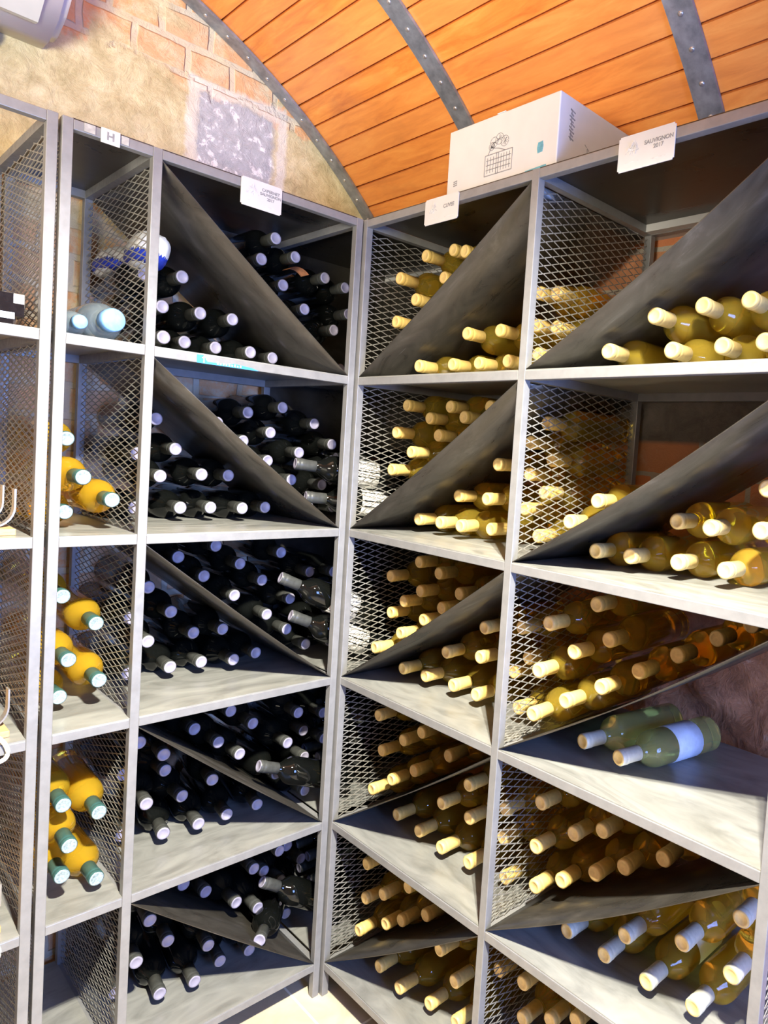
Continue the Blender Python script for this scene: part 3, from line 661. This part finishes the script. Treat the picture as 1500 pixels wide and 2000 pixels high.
def emblem(parent, cx, cz, s, seed):
    bm = bmesh.new(); rr = random.Random(seed)
    for k in range(60):
        v = rr.random(); w = (1 - v) * 0.9 + 0.1
        disc(bm, cx + rr.uniform(-1, 1) * w * s, cz - 0.45 * s + v * 1.3 * s, s * rr.uniform(0.07, 0.15), 6, -0.0045 - k * 0.00006)
    for a in (-0.3, 0.3): box(bm, cx + a * s * 0.3 - 0.002, cx + a * s * 0.3 + 0.002, -0.0045, -0.0035, cz - 0.7 * s, cz - 0.3 * s)
    build('tree_emblem', bm, M['pale_ink'], parent)
def card(loc, rz, w, h, label, lines, tiny=True, cat='card', tilt=0.0, emb=True, big=0.022, name='price_card'):
    r = empty(name, loc, label, cat); r.rotation_euler = (0, tilt, rz)
    bm = bmesh.new(); box(bm, 0, w, -0.004, 0, -h, 0)
    es = [e for e in bm.edges if abs((e.verts[0].co - e.verts[1].co).y) > 0.003]
    bmesh.ops.bevel(bm, geom=es, offset=h * (0.02 if name == 'letter_tag' else 0.05), segments=3, affect='EDGES'); build('card_sheet', bm, M['card'], r)
    if emb: emblem(r, w * 0.27, -h * 0.42, h * 0.26, int(w * 1000))
    text_mesh('printed_text', lines, big, M['ink'], r, (w * (0.72 if emb else 0.5), -0.0045, -h * (0.42 if emb else 0.5)), 1.0, 0.0008 if emb else 0.002)
    if tiny:
        bm = bmesh.new()
        for k in range(12): box(bm, w * 0.12 + k * w * 0.024, w * 0.12 + k * w * 0.024 + w * 0.017, -0.0045, -0.0038, -h * 0.78, -h * 0.755)
        for k in range(10): box(bm, w * 0.60 + k * w * 0.028, w * 0.60 + k * w * 0.028 + w * 0.020, -0.0045, -0.0038, -h * 0.84, -h * 0.815)
        build('small_print', bm, M['pale_ink'], r)
card((-0.856, -0.002, 5.025), 0, 0.255, 0.157, 'white card reading CABERNET SAUVIGNON clipped to the left rack top rail', 'CABERNET\nSAUVIGNON\n2017', big=0.023)
card((-1.586, -0.002, 5.019), 0, 0.088, 0.071, 'small white tag with letter H above the narrow bay', 'H', False, 'tag', 0.0, False, 0.052, 'letter_tag')
card((-0.002, -0.605, 5.018), -math.pi / 2, 0.285, 0.148, 'small white card on right rack top rail below the box left corner', 'CUVEE', big=0.030)
card((-0.002, -1.95, 5.035), -math.pi / 2, 0.288, 0.158, 'white card on right rack top rail, right of the white box', 'SAUVIGNON\n2017', big=0.025)
# remnant of clear tape beside the letter tag, blue film on the first rail
for xa, xb, sd in ((-1.66, -1.61, 'left'), (-1.49, -1.455, 'right')):
    bm = bmesh.new(); box(bm, xa, xb, -0.003, -0.0005, 4.972, 5.012)
    build('tape_remnant', bm, M['ac_dark'], None, label='grey adhesive tape end on the top rail, %s of the letter H tag' % sd, category='tape')
r = empty('blue_film_strip', (-1.06, 0.0, 3.949), 'torn bright blue film with white print stuck on the rail under top tier', 'film')
bm = bmesh.new()
poly = [(0, 0), (0.0, 0.045), (0.035, 0.045), (0.06, 0.012), (0.17, 0.012), (0.22, 0.022), (0.33, 0.012), (0.37, 0.0)]
a = [bm.verts.new((x, -0.0012, z)) for x, z in poly]; b = [bm.verts.new((x, 0.0008, z)) for x, z in poly]
bm.faces.new(a); bm.faces.new(b[::-1])
for i in range(len(poly)):
    j = (i + 1) % len(poly); bm.faces.new((a[i], b[i], b[j], a[j]))
build('film', bm, M['tape'], r)
bm = bmesh.new()
box(bm, 0.036, 0.042, -0.003, -0.0015, 0.004, 0.040); box(bm, 0.028, 0.036, -0.003, -0.0015, 0.028, 0.033); box(bm, 0.050, 0.055, -0.003, -0.0015, 0.020, 0.042)
for k, hh in enumerate((0.016, 0.010, 0.013, 0.010, 0.016, 0.010, 0.014, 0.010, 0.012)): box(bm, 0.115 + k * 0.017, 0.124 + k * 0.017, -0.003, -0.0015, 0.004, 0.004 + hh)
build('printed_text', bm, M['card'], r)

# orange label torn on one bottle of the top tier
bm = bmesh.new(); n = 10
for i in range(n):
    a0, a1 = -0.7 + 1.5 * i / n, -0.7 + 1.5 * (i + 1) / n
    vs = [bm.verts.new((0.108 * math.sin(a), y, 0.108 * math.cos(a))) for a, y in ((a0, 0), (a1, 0), (a1, 0.10), (a0, 0.10))]
    vs2 = [bm.verts.new((v.co.x * 1.02, v.co.y, v.co.z * 1.02)) for v in vs]
    bm.faces.new(vs); bm.faces.new(vs2[::-1])
build('torn_paper_label', bm, M['orange_label'], None, (-0.165, 0.50, 4.632), label='torn orange paper lying across black bottles in the top tier', category='paper')

# ---------------------------------------------------------------- white carton on the right rack
def carton():
    y0, y1, x0, x1, z0, h = -1.56, -0.755, 0.0, 0.655, 5.021, 0.36
    r = empty('carton', (0.02, y0, z0), 'white printed wine carton standing on top of the right rack', 'box')
    W, D = y1 - y0, x1 - x0
    bm = bmesh.new(); box(bm, 0, D, 0, W, 0, h, 0.006); build('carton_body', bm, M['card'], r)
    bm = bmesh.new(); box(bm, -0.003, D + 0.003, W * 0.5 - 0.03, W * 0.5 + 0.03, h, h + 0.002); build('sealing_tape', bm, M['label'], r)
    # line drawing on the long face (facing -x): u runs from the left (y1) to the right (y0)
    def L(bm, u0, v0, u1, v1, t=0.0022, face='front'):
        p = Vector((u0, v0)); q = Vector((u1, v1)); d = (q - p).normalized() * 1.0; nn = Vector((-d.y, d.x)) * t
        c = [p + nn, p - nn, q - nn, q + nn]
        if face == 'front': f = [bm.verts.new((-0.0012, W - k.x, k.y)) for k in c]; g = [bm.verts.new((0.0005, W - k.x, k.y)) for k in c]
        else: f = [bm.verts.new((k.x, -0.0012, k.y)) for k in c]; g = [bm.verts.new((k.x, 0.0005, k.y)) for k in c]
        bm.faces.new(f); bm.faces.new(g[::-1])
        for i in range(4): bm.faces.new((f[i], g[i], g[(i + 1) % 4], f[(i + 1) % 4]))
    bm = bmesh.new(); u0, u1, v0, v1 = 0.30, 0.50, 0.045, 0.155
    for u in (u0, 0.385, 0.40, u1): L(bm, u, v0, u, v1)
    for v in (v0, v1): L(bm, u0, v, u1, v)
    for u in (0.32, 0.342, 0.364): L(bm, u, v0 + 0.012, u, v1 - 0.015, 0.0018)
    for u in (0.42, 0.44, 0.46, 0.48): L(bm, u, v0 + 0.012, u, v1 - 0.012, 0.0018)
    for v in (0.075, 0.10, 0.125): L(bm, u0 + 0.01, v, u1 - 0.01, v, 0.0018)
    L(bm, u0 + 0.02, v1, 0.34, 0.19); L(bm, 0.34, 0.19, 0.40, 0.175); L(bm, 0.40, 0.175, 0.45, v1)
    rr = random.Random(5)
    for cx, cz, rad in ((0.36, 0.215, 0.028), (0.40, 0.225, 0.030), (0.44, 0.205, 0.028), (0.345, 0.195, 0.02)):
        for k in range(9):
            a0 = k * 0.7; L(bm, cx + rad * math.cos(a0), cz + rad * math.sin(a0), cx + rad * math.cos(a0 + 0.6), cz + rad * math.sin(a0 + 0.6), 0.0016)
            a0 = rr.uniform(0, 6.28); L(bm, cx, cz, cx + 0.7 * rad * math.cos(a0), cz + 0.7 * rad * math.sin(a0), 0.0013)
    build('line_drawing', bm, M['ink'], r)
    bm = bmesh.new()
    for k in range(3): L(bm, 0.055, 0.045 + k * 0.011, 0.085, 0.048 + k * 0.011, 0.003)
    build('corner_mark', bm, M['ink'], r)
    bm = bmesh.new()
    for k in range(6): L(bm, 0.672 + abs(k - 2.5) * 0.002, 0.085 + k * 0.009, 0.715 - abs(k - 2.5) * 0.002, 0.088 + k * 0.009, 0.0042)
    L(bm, 0.60, 0.004, 0.74, 0.010, 0.005); build('teal_emblem', bm, M['teal_ink'], r)
    # short face: vertical script and scribbled lines
    bm = bmesh.new()
    for k in range(9):
        z = 0.30 - k * 0.017; L(bm, 0.085 + 0.008 * math.sin(k * 2), z, 0.12 + 0.006 * math.cos(k * 3), z - 0.010, 0.0035, 's'); L(bm, 0.09, z, 0.10, z - 0.016, 0.0022, 's')
    build('side_script', bm, M['ink'], r)
    bm = bmesh.new()
    for k in range(8):
        x = 0.22 + k * 0.022; L(bm, x, 0.17 - k * 0.012, x + 0.016, 0.16 - k * 0.012, 0.0022, 's')
        if k % 2: L(bm, x, 0.17 - k * 0.012, x + 0.002, 0.14 - k * 0.012, 0.002, 's')
    build('side_scribble', bm, M['ink'], r)
    bm = bmesh.new()
    for k in range(8): L(bm, 0.40 + k * 0.02, 0.24 - k * 0.006, 0.415 + k * 0.02, 0.236 - k * 0.006, 0.0015, 's')
    L(bm, 0.46, 0.20, 0.47, 0.08, 0.0018, 's'); build('faint_print', bm, M['pale_ink'], r)
carton()

# ---------------------------------------------------------------- air conditioner
def air_conditioner():
    r = empty('air_conditioner', (-1.52, 1.2, 5.80), 'white wall-mounted air conditioner on the back wall at the top left', 'air conditioner')
    prof = [(-0.002, 0.0), (-0.16, -0.01), (-0.34, 0.05), (-0.44, 0.13), (-0.48, 0.24), (-0.48, 0.52), (-0.42, 0.66), (-0.002, 0.68)]
    bm = bmesh.new(); prism(bm, prof, -2.1, 0.0)
    es = [e for e in bm.edges if abs(e.verts[0].co.x - e.verts[1].co.x) < 1e-4 and max(e.verts[0].co.y, e.verts[1].co.y) <= -0.0]
    bmesh.ops.bevel(bm, geom=es, offset=0.045, segments=4, affect='EDGES')
    bmesh.ops.recalc_face_normals(bm, faces=bm.faces[:])
    o = build('housing', bm, M['ac'], r, smooth=True)
    bm = bmesh.new()
    prism(bm, [(-0.27, 0.005), (-0.31, 0.000), (-0.46, 0.095), (-0.45, 0.115), (-0.36, 0.06)], -1.95, -0.14)
    bmesh.ops.recalc_face_normals(bm, faces=bm.faces[:]); build('air_flap', bm, M['card'], r)
    bm = bmesh.new(); tube(bm, [(-0.30, -0.05, 0.0), (-0.30, -0.05, -0.05), (-0.32, -0.03, -0.10)], 0.03, 10); build('drain_pipe', bm, M['ac_dark'], r)
air_conditioner()

# ---------------------------------------------------------------- display pieces in the left rack
def carrier(x, z, label, rope=True):
    r = empty('bottle_carrier', (x, 0.08, z), label, 'bottle carrier', 'wooden bottle carriers in the left rack')
    bm = bmesh.new(); box(bm, -0.55, 0.03, 0, 0.75, 0.004, 0.037, 0.004); build('wooden_base', bm, M['board'], r)
    for y in (0.06, 0.30):
        bm = bmesh.new(); n = 14; rows = []
        for i in range(n + 1):
            a = math.pi + math.pi * i / n
            rows.append([bm.verts.new((-0.06 + q * math.cos(a), y + yy, 0.135 + q * math.sin(a))) for q, yy in ((0.10, 0), (0.10, 0.05), (0.092, 0.05), (0.092, 0))])
        for s, e in ((0, -1), (1, 1)):
            pass
        top0 = [bm.verts.new((v.co.x, v.co.y, v.co.z + 0.09)) for v in rows[0]]; top1 = [bm.verts.new((v.co.x, v.co.y, v.co.z + 0.09)) for v in rows[-1]]
        rows = [top0] + rows + [top1]
        for p, q in zip(rows, rows[1:]):
            for k in range(4): bm.faces.new((p[k], p[(k + 1) % 4], q[(k + 1) % 4], q[k]))
        bm.faces.new(rows[0]); bm.faces.new(rows[-1][::-1]); bmesh.ops.recalc_face_normals(bm, faces=bm.faces[:])
        build('steel_strap', bm, M['strap'], r)
    if rope:
        bm = bmesh.new()
        pts = [(-0.30, -0.045, 0.16), (-0.17, -0.06, 0.17), (-0.07, -0.078, 0.08), (-0.01, -0.092, 0.01), (0.0, -0.096, -0.05), (-0.05, -0.095, -0.075), (-0.20, -0.092, -0.075), (-0.30, -0.09, -0.03), (-0.34, -0.06, 0.08)]
        sm = []
        P_ = pts + pts[:1]
        N = len(pts)
        for i in range(N):
            p0, p1, p2, p3 = (Vector(pts[(i + k) % N]) for k in (-1, 0, 1, 2))
            for s in range(5):
                t = s / 5; sm.append(0.5 * ((2 * p1) + (p2 - p0) * t + (2 * p0 - 5 * p1 + 4 * p2 - p3) * t * t + (3 * p1 - p0 - 3 * p2 + p3) * t ** 3))
        tube(bm, sm, 0.011, 8, True); build('rope_handle', bm, M['rope'], r)
    return r
carrier(-1.90, 3, 'wooden bottle carrier with steel straps on the second tier of the left display rack', False)
carrier(-1.90, 2, 'wooden bottle carrier with white rope on the third tier of the left display rack')
carrier(-1.91, 1, 'wooden bottle carrier with white rope on the fourth tier of the left display rack')
r = empty('gift_case', (-2.2, 0.06, 4.003), 'glossy black rounded gift case on the top tier of the left display rack', 'case')
bm = bmesh.new(); box(bm, -0.25, 0.33, 0, 0.5, 0, 0.15)
es = [e for e in bm.edges if abs(e.verts[0].co.y - e.verts[1].co.y) > 0.1]
bmesh.ops.bevel(bm, geom=es, offset=0.045, segments=6, affect='EDGES'); build('case_body', bm, M['black_gloss'], r)
bm = bmesh.new(); box(bm, -0.24, 0.29, -0.006, 0.0, 0.03, 0.06); build('blue_stripe', bm, M['blue_label'], r)
r = empty('peg_stand', (-1.87, 0.18, 4.003), 'small wooden peg stand with grey block beside the black gift case', 'stand')
bm = bmesh.new(); box(bm, -0.07, 0.03, 0.0, 0.30, 0.10, 0.17, 0.004); build('grey_block', bm, M['strap'], r)
for dx in (-0.07, 0.0):
    bm = bmesh.new(); tube(bm, [(dx - 0.02, 0.03, 0.0), (dx + 0.02, 0.06, 0.11)], 0.012, 8); build('wooden_leg', bm, M['board'], r)
    bm = bmesh.new(); tube(bm, [(dx - 0.02, 0.27, 0.0), (dx + 0.02, 0.24, 0.11)], 0.012, 8); build('wooden_leg', bm, M['board'], r)

# ---------------------------------------------------------------- pendant lamp
lr = empty('pendant_lamp', LAMP, 'black pendant lamp with four bare bulbs hanging from the vault', 'lamp')
zc = VZ + math.sqrt(VR ** 2 - (LAMP[0] - VX) ** 2) - LAMP[2]
bm = bmesh.new(); tube(bm, [(0, 0, 0), (0, 0, zc)], 0.012, 8); build('stem', bm, M['lamp'], lr)
bm = bmesh.new(); tube(bm, [(-0.11, 0, 0.0), (0.11, 0, 0.0)], 0.012, 8); tube(bm, [(0, -0.11, 0.0), (0, 0.11, 0.0)], 0.012, 8); build('cross_arm', bm, M['lamp'], lr)
for dx, dy in ((0.1, 0), (-0.1, 0), (0, 0.1), (0, -0.1)):
    bm = bmesh.new(); bmesh.ops.create_uvsphere(bm, u_segments=16, v_segments=10, radius=0.035)
    build('bulb', bm, M['bulb'], lr, (dx, dy, -0.05), smooth=True)
    d = bpy.data.lights.new('bulb_light', 'SPOT'); d.spot_size = math.radians(92); d.spot_blend = 1.0; d.energy = LAMP_POWER; d.color = (1.0, 0.95, 0.82); d.shadow_soft_size = 0.03 * U
    o = bpy.data.objects.new('bulb_light', d); COL.objects.link(o); o.location = Vector((LAMP[0] + dx * 1.0, LAMP[1] + dy * 1.0, LAMP[2] - 0.13)) * U
    o.rotation_euler = (Vector((-0.8, -0.2, -0.3)) - Vector(LAMP)).to_track_quat('-Z', 'Y').to_euler()
